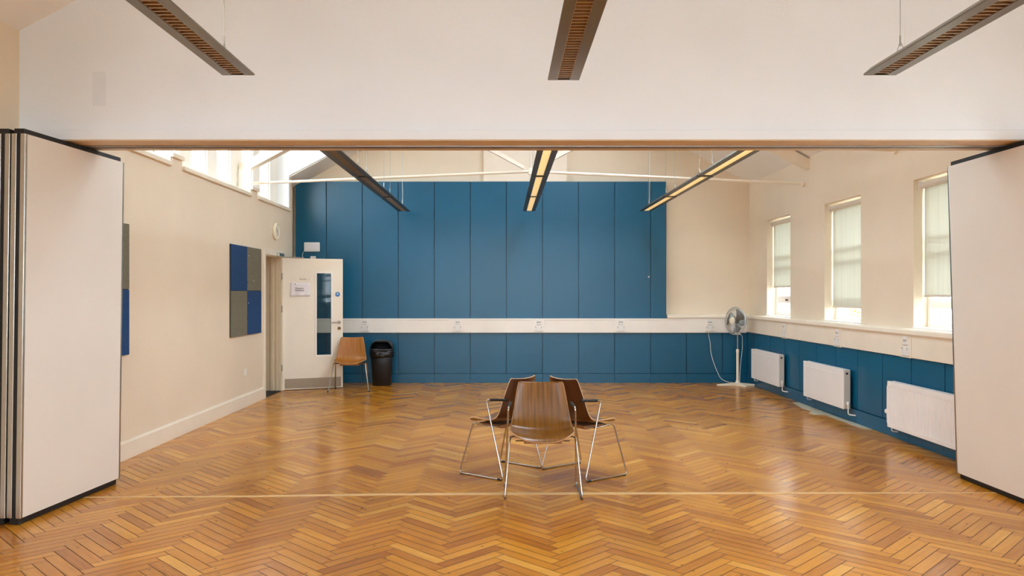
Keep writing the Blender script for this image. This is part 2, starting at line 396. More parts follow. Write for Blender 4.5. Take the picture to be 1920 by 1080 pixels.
# back wall with gable and the chimney breast above the blue boards
mb = MB(); mb.prism([(LW-.25, -.1), (RW+.32, -.1), (RW+.32, EZ), (RX, RIDGE), (LW-.25, EZ)], BW, BW+.3, 'Y')
struct(mb.build('wall_back', M['wall']))
mb = MB(); mb.prism([(-.34, 3.356), (1.05, 3.356), (1.05, roof_z(1.05)-.002), (RX, RIDGE-.002), (-.34, roof_z(-.34)-.002)], BW-.085, BW+.01, 'Y')
struct(mb.build('trim_2', M['breast']))
# rear wall behind the camera; its tall windows are added to let daylight in
REAR = [(-2.8, -1.2), (-.45, 1.15), (1.9, 3.5)]
xs = sorted({LW-.25, RW+.32} | {x for p in REAR for x in p})
mb = MB(); grid_solid(mb, xs, [RY-.3, RY], [-.1, 1.1, 2.9, EZ], lambda x, y, z: not (1.1 < z < 2.9 and any(a < x < b for a, b in REAR)))
mb.prism([(RW+.32, EZ), (RX, RIDGE), (LW-.25, EZ)], RY-.3, RY, 'Y')
struct(raw_build(mb, 'wall_rear', M['gable']))
# wall above the folding partition
def header_mat():
    m = M['gable'].copy(); m.name = 'header_wall_paint'; nt = m.node_tree; b = nt.nodes['Principled BSDF']
    # a faint painted-over rectangle near the left end
    tc = nt.nodes.new('ShaderNodeTexCoord'); sp = nt.nodes.new('ShaderNodeSeparateXYZ'); nt.links.new(tc.outputs['Object'], sp.inputs[0])
    def band(sock, c, h):
        a = nt.nodes.new('ShaderNodeMath'); a.operation = 'COMPARE'; a.inputs[1].default_value = c; a.inputs[2].default_value = h
        nt.links.new(sp.outputs[sock], a.inputs[0]); return a
    a = band('X', -2.84, .047); c = band('Z', 2.925, .12)
    mu = nt.nodes.new('ShaderNodeMath'); mu.operation = 'MULTIPLY'; nt.links.new(a.outputs[0], mu.inputs[0]); nt.links.new(c.outputs[0], mu.inputs[1])
    mr = nt.nodes.new('ShaderNodeMapRange'); mr.inputs[3].default_value = 1; mr.inputs[4].default_value = .93; nt.links.new(mu.outputs[0], mr.inputs[0])
    src = b.inputs['Base Color'].links[0].from_socket
    vm = nt.nodes.new('ShaderNodeVectorMath'); vm.operation = 'SCALE'; nt.links.new(src, vm.inputs[0]); nt.links.new(mr.outputs[0], vm.inputs['Scale'])
    nt.links.new(vm.outputs[0], b.inputs['Base Color']); return m
mb = MB(); mb.prism([(LW-.01, 2.62), (RW+.01, 2.62), (RW+.01, EZ), (RX, RIDGE), (LW-.01, EZ)], HF, HB-.02, 'Y')
struct(mb.build('wall_middle', header_mat()))
# boxed track housing under it
mb = MB(); mb.box(LW-.005, RW+.005, HF-.03, HF+.02, HZ+.003, 2.632)
struct(mb.build('trim_3', M['gable'], bevel=.004))
mb = MB()
mb.box(LW-.005, RW+.005, HF-.022, HF+.155, HZ-.004, 2.62)          # near soffit board
mb.box(LW-.005, RW+.005, HF+.235, HF+.29, HZ-.002, 2.62)
mb.box(LW-.005, RW+.005, HF+.305, HB, HZ, 2.62)                   # far soffit board
struct(mb.build('trim_4', M['soffit'], bevel=.004))
mb = MB(); mb.box(LW, RW, HF+.155, HF+.175, HZ-.014, 2.615); mb.box(LW, RW, HF+.215, HF+.235, HZ-.014, 2.615)
struct(mb.build('trim_5', M['steel'], bevel=.002))
mb = MB(); mb.box(LW, RW, HF+.17, HF+.22, HZ+.03, 2.618); mb.box(LW, RW, HF+.285, HF+.31, HZ+.015, 2.618)
struct(mb.build('trim_6', M['slot']))
# ceiling: two slopes, open where the dormers are
T = .14; DX = -1.62; DZC = roof_z(DX)
def slab(mb, xa, xb, ya, yb):
    mb.prism([(xa, roof_z(xa)), (xb, roof_z(xb)), (xb, roof_z(xb)+T), (xa, roof_z(xa)+T)], ya, yb, 'Y')
mb = MB()
Ys = [RY-.3, -2.4, 4.5, 6.3, 12.5, BW+.3]
RL = [(6.9, 8.1), (8.6, 9.8), (10.3, 11.5)]; RA, RB = .95, 2.25      # unseen roof windows, added to brighten the far room
slab(mb, RX, RA, RY-.3, BW+.3); slab(mb, RB, RW+.32, RY-.3, BW+.3)
q_ = [RY-.3]+[y for p in RL for y in p]+[BW+.3]
for ya, yb in zip(q_[::2], q_[1::2]): slab(mb, RA, RB, ya, yb)
slab(mb, DX, RX, RY-.3, BW+.3)
for ya, yb in ((RY-.3, -1.2), (3.4, 6.3), (12.5, BW+.3)): slab(mb, LW-.25, DX, ya, yb)
for ya, yb in CL: mb.box(LW-.32, DX, ya-.05, yb+.05, DZC, DZC+T)      # flat dormer ceilings
struct(mb.build('ceiling', M['ceiling']))
for ya, yb in RL:  # openings put in only to raise the daylight beyond the header
    root = empty('window_%d' % (90+RL.index((ya, yb))), ((RA+RB)/2, (ya+yb)/2, roof_z((RA+RB)/2)+.06)); root['kind'] = 'structure'
    root.rotation_euler = (0, math.atan(PITCH), 0); hl = (RB-RA)/2/math.cos(math.atan(PITCH)); hw = (yb-ya)/2
    mb = MB(); grid_solid(mb, [-hl, -hl+.06, hl-.06, hl], [-hw, -hw+.06, hw-.06, hw], [-.05, .05], lambda x, y, z: not (abs(x) < hl-.06 and abs(y) < hw-.06))
    mb.build('window_frame', M['white'], root)
    MB().box(-hl+.05, hl-.05, -hw+.05, hw-.05, 0, .006).build('glass_pane', M['glass'], root)
    portal((root.location.x+.08, root.location.y, root.location.z+.16), (0, math.atan(PITCH), 0), RB-RA+.1, yb-ya)
# dormer cheeks (white triangles)
n_ = 7
for ya, yb in CL:
    for yc, s_ in ((ya, -1), (yb, 1)):
        mb = MB(); mb.prism([(LW-.24, PT), (LW-.001, PT), (LW-.001, roof_z(LW)+.02), (DX, DZC), (LW-.24, DZC)], min(yc, yc-s_*.04), max(yc, yc-s_*.04), 'Y')
        struct(mb.build('trim_%d' % n_, M['gable'])); n_ += 1

# sills under the clerestory windows
def sill(y0, y1, z, n):
    o = MB().box(LW-.23, LW+.03, y0, y1, z, z+.045).build('trim_%d' % n, M['trim_cream'], bevel=.006); struct(o)
for (a, b, z) in ((6.3, 8.04, PT-.012), (8.04, 8.33, PT+.085), (8.33, 10.58, PT-.012), (10.58, 10.88, PT+.085), (10.88, 12.5, PT-.012), (-1.2, 3.4, PT-.012)):
    sill(a+.001, b-.001, z, n_); n_ += 1

# baseboard on the left wall and architrave of the door
for i, (a, b) in enumerate(((RY, DY0-.07), (DY1+.07, 12.62))):
    mb = MB(); mb.prism([(LW, 0), (LW+.022, 0), (LW+.022, .15), (LW+.012, .17), (LW, .17)], a, b, 'Y')
    struct(mb.build('baseboard_left' if i == 0 else 'baseboard_left_far', M['trim_cream'], bevel=.002))

# ------------------------------------------------------------------ windows
WN = [1]
def right_window(y0, y1, blind):
    root = empty('window_%d' % WN[0], (RW+.14, (y0+y1)/2, WZ0)); WN[0] += 1; root['kind'] = 'structure'
    hw = (y1-y0)/2; H = WZ1-WZ0
    mb = MB(); grid_solid(mb, [.0, .07], [-hw+.002, -hw+.055, hw-.055, hw-.002], [.002, .06, H-.05, H-.002], lambda x, y, z: not (-hw+.055 < y < hw-.055 and .06 < z < H-.05))
    mb.box(.0, .06, -hw+.05, hw-.05, .72, .77); mb.box(.0, .06, -hw+.05, hw-.05, .88, .93); mb.box(.01, .06, -hw+.05, hw-.05, .20, .31)
    for sgn in (-1, 1): mb.box(.012, .055, sgn*(hw-.05)-.025, sgn*(hw-.05)+.025, .05, H-.04)
    f = mb.build('window_frame', M['white'], root, bevel=.003)
    MB().box(.03, .036, -hw+.05, hw-.05, .05, H-.04).build('glass_pane', M['glass'], root)
    mb = MB(); mb.box(-.015, .0, -.02, .05, .235, .265); mb.box(-.03, -.015, -.008, .012, .24, .26); mb.build('latch', M['brass'], root)
    MB().box(-.16, .0, -hw+.002, hw-.002, -.006, .012).build('window_board', M['white'], root)
    portal((RW+.36, (y0+y1)/2, (WZ0+WZ1)/2), (0, PI/2, 0), WZ1-WZ0, y1-y0)
for i, (a, b) in enumerate(RWIN): right_window(a, b, i < 3)
def roller(y0, y1, zb, label):
    yc = (y0+y1)/2; hw = (y1-y0)/2
    root = empty('roller_blind', (RW+.075, yc, WZ1-.06), 0, label, 'window blind', None)
    MB().tube([(0, -hw+.01, 0), (0, hw-.012, 0)], .032, 14).build('roller_tube', M['rad_dark'], root, smooth=True)
    MB().box(.026, .028, -hw+.02, hw-.022, zb-(WZ1-.06), .0).build('cloth', M['blind'], root)
    MB().box(.018, .034, -hw+.018, hw-.02, zb-(WZ1-.06)-.022, zb-(WZ1-.06)+.002).build('bottom_bar', M['rad_dark'], root, bevel=.004)
    for q in (-hw+.001, hw-.011): MB().box(-.03, .04, q, q+.01, -.04, .06).build('bracket', M['white'], root)
roller(*RWIN[0], 1.60, 'raised white roller blind in the window nearest the blue back wall')
roller(*RWIN[1], 1.33, 'white roller blind pulled lowest, in the window above the middle radiator')
roller(*RWIN[2], 1.475, 'white roller blind in the window half hidden behind the folding partition stack')
def clere_window(y0, y1, nlight, pane=.50, first=None):
    root = empty('window_%d' % WN[0], (LW-.22, y0, PT+.03)); WN[0] += 1; root['kind'] = 'structure'
    H = DZC-PT-.03; cuts = [0]; holes = []
    y = (first if first is not None else .3)
    while y+pane < y1-y0-.1: holes.append((y, y+pane)); y += pane+.31
    ys = sorted({0, y1-y0} | {q for p in holes for q in p})
    mb = MB(); grid_solid(mb, [-.05, .03], ys, [0, .07, .95, 1.03, H], lambda x, y, z: not (any(a < y < b for a, b in holes) and (.07 < z < .95 or 1.03 < z < H-.01)))
    for a, b in holes: grid_solid(mb, [-.035, .01], [a, a+.035, b-.035, b], [.07, .11, .91, .95], lambda x, yy, z: not (a+.035 < yy < b-.035 and .11 < z < .91))
    mb.build('window_frame', M['white'], root)
    MB().box(-.02, -.014, .05, y1-y0-.05, .05, H).build('glass_pane', M['glass'], root)
    portal((LW-.34, (y0+y1)/2, PT+.03+H/2), (0, -PI/2, 0), H, y1-y0)
clere_window(6.3, 8.2, 2, first=.42)
clere_window(8.2, 10.72, 3, first=.03)
clere_window(10.72, 12.5, 2, first=.06)
for a, b in ((-1.2, 1.1), (1.1, 3.4)): clere_window(a, b, 2, first=.3)
for a, b in REAR:
    root = empty('window_%d' % WN[0], ((a+b)/2, RY-.15, 1.1)); WN[0] += 1; root['kind'] = 'structure'
    hw = (b-a)/2; H = 1.8
    mb = MB(); grid_solid(mb, [-hw+.002, -hw+.06, -.03, .03, hw-.06, hw-.002], [-.03, .03], [.002, .06, 1.0, 1.06, H-.06, H-.002],
                          lambda x, y, z: not ((-hw+.06 < x < -.03 or .03 < x < hw-.06) and (.06 < z < 1.0 or 1.06 < z < H-.06)))
    mb.build('window_frame', M['white'], root)
    MB().box(-hw+.05, hw-.05, -.004, .004, .05, H-.05).build('glass_pane', M['glass'], root)
    portal(((a+b)/2, RY-.34, 2.0), (-PI/2, 0, PI), b-a, H)

# ------------------------------------------------------------------ roof trusses
def truss(y, label):
    root = empty('roof_truss', (RX, y, 3.0), 0, label, 'roof truss', None)
    cx = RX
    def rafter(sgn):
        xe = (LW-.17-cx) if sgn < 0 else (RW-cx)
        z0 = (3.13 if sgn < 0 else 3.20)-3.0
        top = lambda x: z0+.10+(abs(xe)-abs(x))*PITCH
        mb = MB(); mb.prism([(xe, top(xe)-.14), (0, top(0)-.14), (0, top(0)), (xe, top(xe))], -.12, .03, 'Y')
        return mb.build('rafter', M['trim_cream'], root, bevel=.004)
    rafter(-1); rafter(1)
    MB().box(LW-.17-cx, LW-cx+.002, -.14, -.11, -.155, .16).build('post_board', M['white'], root)
    a, b, c = (LW-.05-cx, .08, -.0), (0, .08, .163), (RW-cx, .08, -.005)
    MB().tube([a, b], .019, 8).build('tie_rod', M['trim_cream'], root, smooth=True)
    MB().tube([b, c], .019, 8).build('tie_rod', M['trim_cream'], root, smooth=True)
    MB().tube([(RW-cx-.03, .08, -.004), (RW-cx-.001, .08, -.005)], .045, 12).build('end_plate', M['trim_cream'], root, smooth=True)
    MB().tube([(0, .08, .12), (0, .08, .21)], .03, 10).build('hub', M['trim_cream'], root, smooth=True)
    for s in (-1, 1):
        d = Vector((s*.88, 0, .48)).normalized()
        p0 = Vector((0, .08, .17))+d*.1; L = 1.72
        mb = MB()
        q = Vector((0, 0, .035)); 
        p1 = p0+d*L
        mb.add([p0+Vector((0, -.05, -.03)), p1+Vector((0, -.05, -.05)), p1+Vector((0, -.05, .06)), p0+Vector((0, -.05, .02)),
                p0+Vector((0, .03, -.03)), p1+Vector((0, .03, -.05)), p1+Vector((0, .03, .06)), p0+Vector((0, .03, .02))],
               [(0, 1, 2, 3), (4, 7, 6, 5), (0, 4, 5, 1), (1, 5, 6, 2), (2, 6, 7, 3), (3, 7, 4, 0)])
        mb.build('strut', M['trim_cream'], root)
truss(10.74, 'cream painted roof truss with thin tie rod crossing in front of the blue wall')
truss(8.2, 'cream roof truss just beyond the wall above the partition opening')

# ------------------------------------------------------------------ blue boards
def boards_back():
    y1 = BW-.001; yf = 13.13
    # upper
    X = [-3.48]+[-2.96+.6*k for k in range(10)]+[2.71]
    mb = MB(); mb.box(-3.48, 2.71, yf+.03, y1, 1.06, 3.355)
    for a, b in zip(X[:-1], X[1:]): mb.box(a+.007, b-.007, yf, yf+.031, 1.066, 3.352)
    struct(mb.build('trim_%d' % n_, M['blue'], bevel=.0015))
    X = [-3.50]+[-2.96+.6*k for k in range(12)]+[4.07]
    mb = MB(); mb.box(-3.50, 4.07, yf+.03, y1, .0, .84)
    for a, b in zip(X[:-1], X[1:]): mb.box(a+.007, b-.007, yf, yf+.031, .160, .828)
    struct(mb.build('trim_%d' % (n_+1), M['blue'], bevel=.0015))
    mb = MB()
    for a, b in zip(X[:-1], X[1:]): mb.box(a+.0015, b-.0015, yf-.012, yf+.031, .0, .15)
    struct(mb.build('trim_%d' % (n_+2), M['blue'], bevel=.0015))
boards_back(); n_ += 3
def boards_right():
    Y = [13.1]+[1478*4.05/u for u in (476, 499.4, 525.8, 554, 585.8, 622, 662.8, 709.4, 763.6, 826.7)]
    while Y[-1] > 6.5: Y.append(Y[-1]-.6)
    Y = Y[:-1]+[6.2]
    mb = MB(); mb.box(4.08, RW-.001, 6.2, 13.14, .0, .85)
    for a, b in zip(Y[:-1], Y[1:]): mb.box(4.05, 4.081, b+.007, a-.007, .162, .842)
    struct(mb.build('trim_%d' % n_, M['blue'], bevel=.0015))
    mb = MB()
    for a, b in zip(Y[:-1], Y[1:]): mb.box(4.034, 4.081, b+.0015, a-.0015, .0, .154)
    struct(mb.build('trim_%d' % (n_+1), M['blue'], bevel=.0015))
boards_right(); n_ += 2
# cable trunking band and moulding
mb = MB(); mb.box(-3.52, 4.03, 13.085, BW-.001, .835, 1.072); mb.box(-3.52, 4.03, 13.079, 13.087, 1.045, 1.072)
struct(mb.build('trim_%d' % n_, M['white'], bevel=.003)); n_ += 1
mb = MB(); mb.box(4.025, RW-.001, 6.2, 13.09, .85, 1.068)
struct(mb.build('trim_%d' % n_, M['trim_cream'], bevel=.003)); n_ += 1
mb = MB()
mb.prism([(RW, 1.068), (4.012, 1.068), (4.0, 1.085), (4.004, 1.12), (4.02, 1.135), (RW, 1.135)], 6.2, 13.1, 'Y')
struct(mb.build('trim_%d' % n_, M['trim_cream'], bevel=.002)); n_ += 1
mb = MB(); mb.prism([(BW, 1.073), (13.07, 1.073), (13.06, 1.09), (13.065, 1.12), (13.08, 1.135), (BW, 1.135)], 2.712, RW, 'X')
struct(mb.build('trim_%d' % n_, M['trim_cream'], bevel=.002)); n_ += 1
box('window_stub', M['blue'], 0, .001, 0, .001, -.05, -.049)['kind'] = 'structure'
bpy.data.objects.remove(bpy.data.objects['window_stub'])

# ------------------------------------------------------------------ door
def door():
    root = empty('door_1', (LW, DY1, 0)); root['kind'] = 'structure'
    # architrave and lining in world numbers relative to the hinge
    mb = MB(); w_ = .075
    y0, y1 = DY0-DY1, 0
    mb.box(0, .02, y0-w_, y0+.006, 0, DZ+w_); mb.box(0, .02, y1-.006, y1+w_-.005, 0, DZ+w_); mb.box(0, .02, y0+.006, y1-.006, DZ-.006, DZ+w_)
    mb.build('architrave', M['trim_cream'], root, bevel=.004)
    mb = MB(); mb.box(-.25, 0, y0+.0005, y0+.022, 0, DZ-.001); mb.box(-.25, 0, y1-.022, y1-.0005, 0, DZ-.001); mb.box(-.25, 0, y0+.022, y1-.022, DZ-.022, DZ-.001)
    mb.box(-.16, -.12, y1-.036, y1-.022, 0, DZ-.022); mb.box(-.16, -.12, y0+.022, y0+.036, 0, DZ-.022); mb.box(-.075, -.065, y1-.028, y1-.022, 0, DZ-.022)
    mb.build('door_lining', M['lining'], root, bevel=.002)
    MB().box(-.25, 0, y0+.022, y1-.022, .0, .006).build('threshold', M['mat'], root)
    for z in (.35, 1.25, 1.75): MB().tube([(.012, -.018, z-.05), (.012, -.018, z+.05)], .009, 8).build('hinge', M['steel'], root, smooth=True)
    # leaf, opened into the room, local x along the leaf
    ang = math.atan2(.36, .847); L = .92; mx = Matrix.Translation((.012, .02, 0)) @ Matrix.Rotation(ang, 4, 'Z')
    g0, g1, gz0, gz1 = .51, .74, .525, 1.807
    mb = MB(); grid_solid(mb, [0, g0, g1, L], [0, .044], [.01, gz0, gz1, 2.03], lambda x, y, z: not (g0 < x < g1 and gz0 < z < gz1))
    lf = mb.build('door_leaf', M['trim_cream'], root, bevel=.002); lf.matrix_local = mx
    mb = MB(); grid_solid(mb, [g0-.022, g0+.004, g1-.004, g1+.022], [-.008, .052], [gz0-.022, gz0+.004, gz1-.004, gz1+.022], lambda x, y, z: not (g0 < x < g1 and gz0 < z < gz1))
    mb.build('glazing_bead', M['white'], lf, bevel=.002)
    MB().box(g0, g1, .018, .026, gz0, gz1).build('glass_pane', M['doorglass'], lf)
    MB().box(.03, L-.03, -.003, 0, .025, .175).build('kick_plate', M['kick'], lf)
    h = MB(); h.lathe([(.026, 0), (.026, .008), (.024, .01)], 20, Matrix.Translation((.862, 0, 1.036)) @ Matrix.Rotation(PI/2, 4, 'X'))
    h.tube([(.862, -.005, 1.036), (.862, -.05, 1.036), (.735, -.05, 1.03)], .0095, 10, .02)
    h.build('lever_handle', M['steel'], lf, smooth=True)
    h = MB(); h.lathe([(.026, 0), (.026, .008), (.024, .01)], 20, Matrix.Translation((.862, 0, .94)) @ Matrix.Rotation(PI/2, 4, 'X')); h.box(.857, .867, -.022, -.008, .925, .955)
    h.build('thumb_turn', M['brass'], lf, smooth=True)
    sg = MB(); sg.lathe([(.038, 0), (.038, .0015)], 24, Matrix.Translation((.838, 0, 1.475)) @ Matrix.Rotation(PI/2, 4, 'X')); s_ = sg.build('fire_door_sign', M['signblue'], lf)
    sg = MB(); sg.box(.818, .858, -.0025, -.0015, 1.478, 1.482); sg.box(.822, .854, -.0025, -.0015, 1.468, 1.472); sg.box(.832, .844, -.0025, -.0015, 1.486, 1.500); sg.build('sign_lettering', M['paper'], s_)
    # closer on the frame and its arm to the leaf
    c = MB(); c.box(.02, .06, -.33, -.06, DZ-.01, DZ+.045); c.build('door_closer', M['alu'], root, bevel=.005)
    c = MB(); c.tube([(.045, -.10, DZ-.012), (.22, .02, DZ-.012), (.30, .115, DZ-.012)], .008, 8); c.tube([(.045, -.10, DZ-.02), (.045, -.10, DZ+.01)], .012, 8); c.build('closer_arm', M['steel'], root, smooth=True)
    return root, lf, mx
dr, leaf, dmx = door()
def text_mesh(name, txt, size, m, mx, parent=None, align='CENTER', ext=.0004):
    cu = bpy.data.curves.new(name, 'FONT'); cu.body = txt; cu.size = size; cu.align_x = align; cu.align_y = 'CENTER'; cu.extrude = ext
    t = bpy.data.objects.new(name, cu); COL.objects.link(t); bpy.context.view_layer.update()
    me = bpy.data.meshes.new_from_object(t.evaluated_get(bpy.context.evaluated_depsgraph_get())); bpy.data.objects.remove(t)
    me.materials.clear(); me.materials.append(m); me.transform(mx)
    o = bpy.data.objects.new(name, me); COL.objects.link(o)
    if parent: o.parent = parent
    return o
UP = Matrix.Rotation(PI/2, 4, 'X')
text_mesh('room_name', 'Studio  1', .042, M['greyink'], Matrix.Translation((.33, -.0006, 1.71)) @ UP, leaf)
# lobby beyond the door
mb = MB(); grid_solid(mb, [-5.3, -5.2, LW-.25], [10.0, 10.1, 13.6, 13.7], [-.1, 0.0, 2.6, 2.7], lambda x, y, z: not (x > -5.2 and 10.1 < y < 13.6 and 0 < z < 2.6))
struct(raw_build(mb, 'wall_lobby', M['lining']))
# notice taped to the door
wm = Matrix.Translation((LW, DY1, 0)) @ dmx
no = empty('paper_notice', (0, 0, 0), 0, 'white printed A4 notice taped to the open white door beside its narrow glass', 'notice')
no.matrix_world = wm @ Matrix.Translation((.262, -.003, 1.548))
mb = MB(); nx_, nz_ = 12, 6; vs = []; fs = []
for j in range(nz_+1):
    for i in range(nx_+1):
        x = -.1485+.297*i/nx_; z = -.105+.21*j/nz_; q = (1-j/nz_)
        vs.append((x, -.001-.012*q*q*(.5+.5*math.cos(i*1.1)), z))
for j in range(nz_):
    for i in range(nx_): a = j*(nx_+1)+i; fs.append((a, a+1, a+nx_+2, a+nx_+1))
mb.add(vs, fs); sh = mb.build('sheet', M['paper'], no, smooth=True); sm = sh.modifiers.new('thick', 'SOLIDIFY'); sm.thickness = .0006
text_mesh('lettering', 'Flamenco\nResidency', .033, M['ink'], Matrix.Translation((-.012, -.0135, .004)) @ UP, no)
mb = MB(); mb.lathe([(.007, 0), (.007, .002)], 12, Matrix.Translation((-.075, -.003, .085)) @ UP); mb.build('emblem', M['ink'], no)

# ------------------------------------------------------------------ folding partition stacks
def partition(name_loc, yaw, lean, width, label, group, first=None, lock=False, zt=2.515):
    if first is None:
        root = empty('partition_panel', name_loc)
        t = .094; zb = .045
        MB().box(-t/2, t/2, .022, width-.022, zb, zt).build('panel_board', M['panelface'], root, bevel=.001)
        for (a, b) in ((0, .022), (width-.022, width)):
            for s in (-1, 1):
                x0, x1 = sorted((s*t/2, s*(t/2-.034)))
                MB().box(x0, x1, a, b, zb-.002, zt+.002).build('edge_profile', M['alu'], root, bevel=.003)
            MB().box(-.012, .012, a+.004, b-.004, zb, zt+.03).build('edge_seal', M['black'], root)
        MB().box(-t/2+.012, t/2-.012, .006, width-.03, zt, zt+.035).build('top_seal', M['black'], root, bevel=.004)
        MB().box(-t/2+.014, t/2-.014, .006, width-.03, .002, zb+.002).build('bottom_seal', M['black'], root, bevel=.004)
    else:
        root = copy_tree(first); root.location = name_loc
    root.rotation_euler = (0, lean, yaw)
    tag(root, label, 'partition panel', group)
    return root
yawL = -math.atan2(.09, 1.13); zx = .047
# width runs along local +y; the stack starts at its end nearest the camera
pL = partition((-3.150, 5.06, 0), yawL, math.atan2(.035, 2.5), 1.135, 'cream folding partition panel at the left whose broad face shows, outermost of its stack', None)
pL2 = partition((-3.253, 5.065, 0), yawL, math.atan2(.035, 2.5), 1.135, 'partition panel behind the outermost one at the left, showing only its aluminium edge with a lock', None, pL)
MB().box(-.025, -.012, -.006, .002, 1.19, 1.31).build('edge_lock', M['black'], pL2, bevel=.002)
pR = partition((3.655+.05, 5.24, 0), 0, -math.atan2(.075, 2.5), 1.135, 'white folding partition panel at the right with a black top strip, facing the chairs', None, pL)
for ch in list(pR.children): pass

# ------------------------------------------------------------------ pendant lights
def luminaire(x, y_far, ylen, lit, label, name='linear_pendant_light', z=2.82):
    root = empty(name, (x, y_far, z), 0, label, 'ceiling light', None)
    y = 0
    for k, L in enumerate(ylen):
        a, b = y-L, y
        sec = [(-.098, 0), (-.041, 0), (-.041, .034), (.041, .034), (.041, 0), (.098, 0), (.098, .010), (.055, .048), (-.055, .048), (-.098, .010)]
        mb = MB(); mb.prism(sec, a, b, 'Y')
        for e in (a, b-.004): mb.box(-.041, .041, e, e+.004, .001, .034)
        h = mb.build('housing', M['lumdark'] if lit is not None else M['lum'], root)
        mb = MB(); n = int(L/.045)
        for i in range(1, n):
            yy = a+L*i/n; mb.box(-.040, .040, yy-.004, yy+.004, .002, .014)
        mb.box(-.0405, -.038, a+.004, b-.004, .002, .033); mb.box(.038, .0405, a+.004, b-.004, .002, .033)
        mb.build('louvre', M['louvrelit'] if lit else M['louvre'], h)
        MB().tube([(0, a+.03, .026), (0, b-.03, .026)], .008, 10).build('lamp_tube', M['tubeon'] if lit else M['tubeoff'], h, smooth=True)
        MB().box(-.037, .037, a+.006, b-.006, .0325, .0338).build('reflector', M['tubeon'] if lit else M['tubeoff'], h)
        for yy in ((a+.25, b-.25) if L > 1.6 else (a+.2, b-.2)):
            top = roof_z(x)-z
            mb = MB(); mb.tube([(0, yy, .13), (0, yy, top)], .0022, 6); mb.tube([(0, yy, .13), (0, yy-.06, .048)], .002, 6); mb.tube([(0, yy, .13), (0, yy+.06, .048)], .002, 6)
            mb.tube([(0, yy, .10), (0, yy, .16)], .005, 8)
            mb.build('suspension_wire', M['wire'], root, smooth=True)
        if k < len(ylen)-1: MB().box(-.07, .07, a-.06, a, .008, .04).build('connector', M['lumdark'], root, bevel=.003)
        y = a-.06
    mb = MB(); top = roof_z(x)-z; q = -.30
    mb.tube([(.0, q, .045), (.01, q+.02, .12), (.012, q+.01, .3), (.006, q-.03, .6), (0, q-.05, top)], .003, 6); mb.build('power_cable', M['cord'], root, smooth=True)
    return root
luminaire(.405, 12.76, (1.85, 1.85, 1.85), True, 'lit three-section pendant light in the middle of the far room')
luminaire(-1.62, 12.80, (1.85, 1.85, 1.85), False, 'unlit grey three-section pendant light in the far room near the clock wall')
luminaire(2.29, 12.74, (1.85, 1.85, 1.85), True, 'lit three-section pendant light in the far room near the radiators')
def front_light(x, yf, label):
    r = luminaire(x, yf, (1.9,), None, label)
    return r
front_light(.371, 4.92, 'bronze-looking pendant light in the near room pointing at the three chairs')
front_light(-1.62, 4.81, 'grey louvred pendant light at upper left of the near room')
front_light(2.292, 4.81, 'grey louvred pendant light at upper right of the near room')

# ------------------------------------------------------------------ chairs
PROF = [(.225, .412), (.212, .424), (.18, .431), (.12, .434), (.05, .431), (-.02, .427), (-.08, .430), (-.125, .445), (-.158, .474), (-.178, .515), (-.192, .565), (-.207, .625), (-.225, .69), (-.243, .75), (-.257, .797)]
HALF = [.150, .185, .215, .232, .237, .238, .237, .234, .229, .222, .214, .204, .193, .182, .172]
def shell_mesh():
    nt_ = 16; vs = []; uvs = []; fs = []
    n = len(PROF)
    # arc length for the uv
    s = [0]
    for i in range(1, n): s.append(s[-1]+math.dist(PROF[i], PROF[i-1]))
    for i, ((x, z), h) in enumerate(zip(PROF, HALF)):
        a = PROF[max(0, i-1)]; b = PROF[min(n-1, i+1)]
        tx, tz = b[0]-a[0], b[1]-a[1]; l = math.hypot(tx, tz); nx, nz = tz/l, -tx/l     # normal to the sitter's side
        dish = .038 if i > 2 else .030
        for j in range(nt_+1):
            t = -1+2*j/nt_; d = dish*abs(t)**2.2
            if i < 3: back = .03*abs(t)**3
            else: back = 0
            vs.append((x+nx*d-back, h*t, z+nz*d)); uvs.append((h*t, s[i]))
    for i in range(n-1):
        for j in range(nt_):
            k = i*(nt_+1)+j; fs.append((k, k+1, k+nt_+2, k+nt_+1))
    me = bpy.data.meshes.new('shell'); me.from_pydata(vs, [], fs); me.update()
    ul = me.uv_layers.new(name='UVMap')
    for lp in me.loops: ul.data[lp.index].uv = uvs[lp.vertex_index]
    me.polygons.foreach_set('use_smooth', [True]*len(me.polygons))
    return me
def shell(parent, face, edge, back):
    me = shell_mesh(); me.materials.append(face); me.materials.append(edge); me.materials.append(back)
    o = bpy.data.objects.new('shell', me); COL.objects.link(o); o.parent = parent
    sb = o.modifiers.new('sub', 'SUBSURF'); sb.levels = 2; sb.render_levels = 2
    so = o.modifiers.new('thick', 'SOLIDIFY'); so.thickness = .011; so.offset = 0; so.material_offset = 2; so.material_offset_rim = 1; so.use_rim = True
    return o
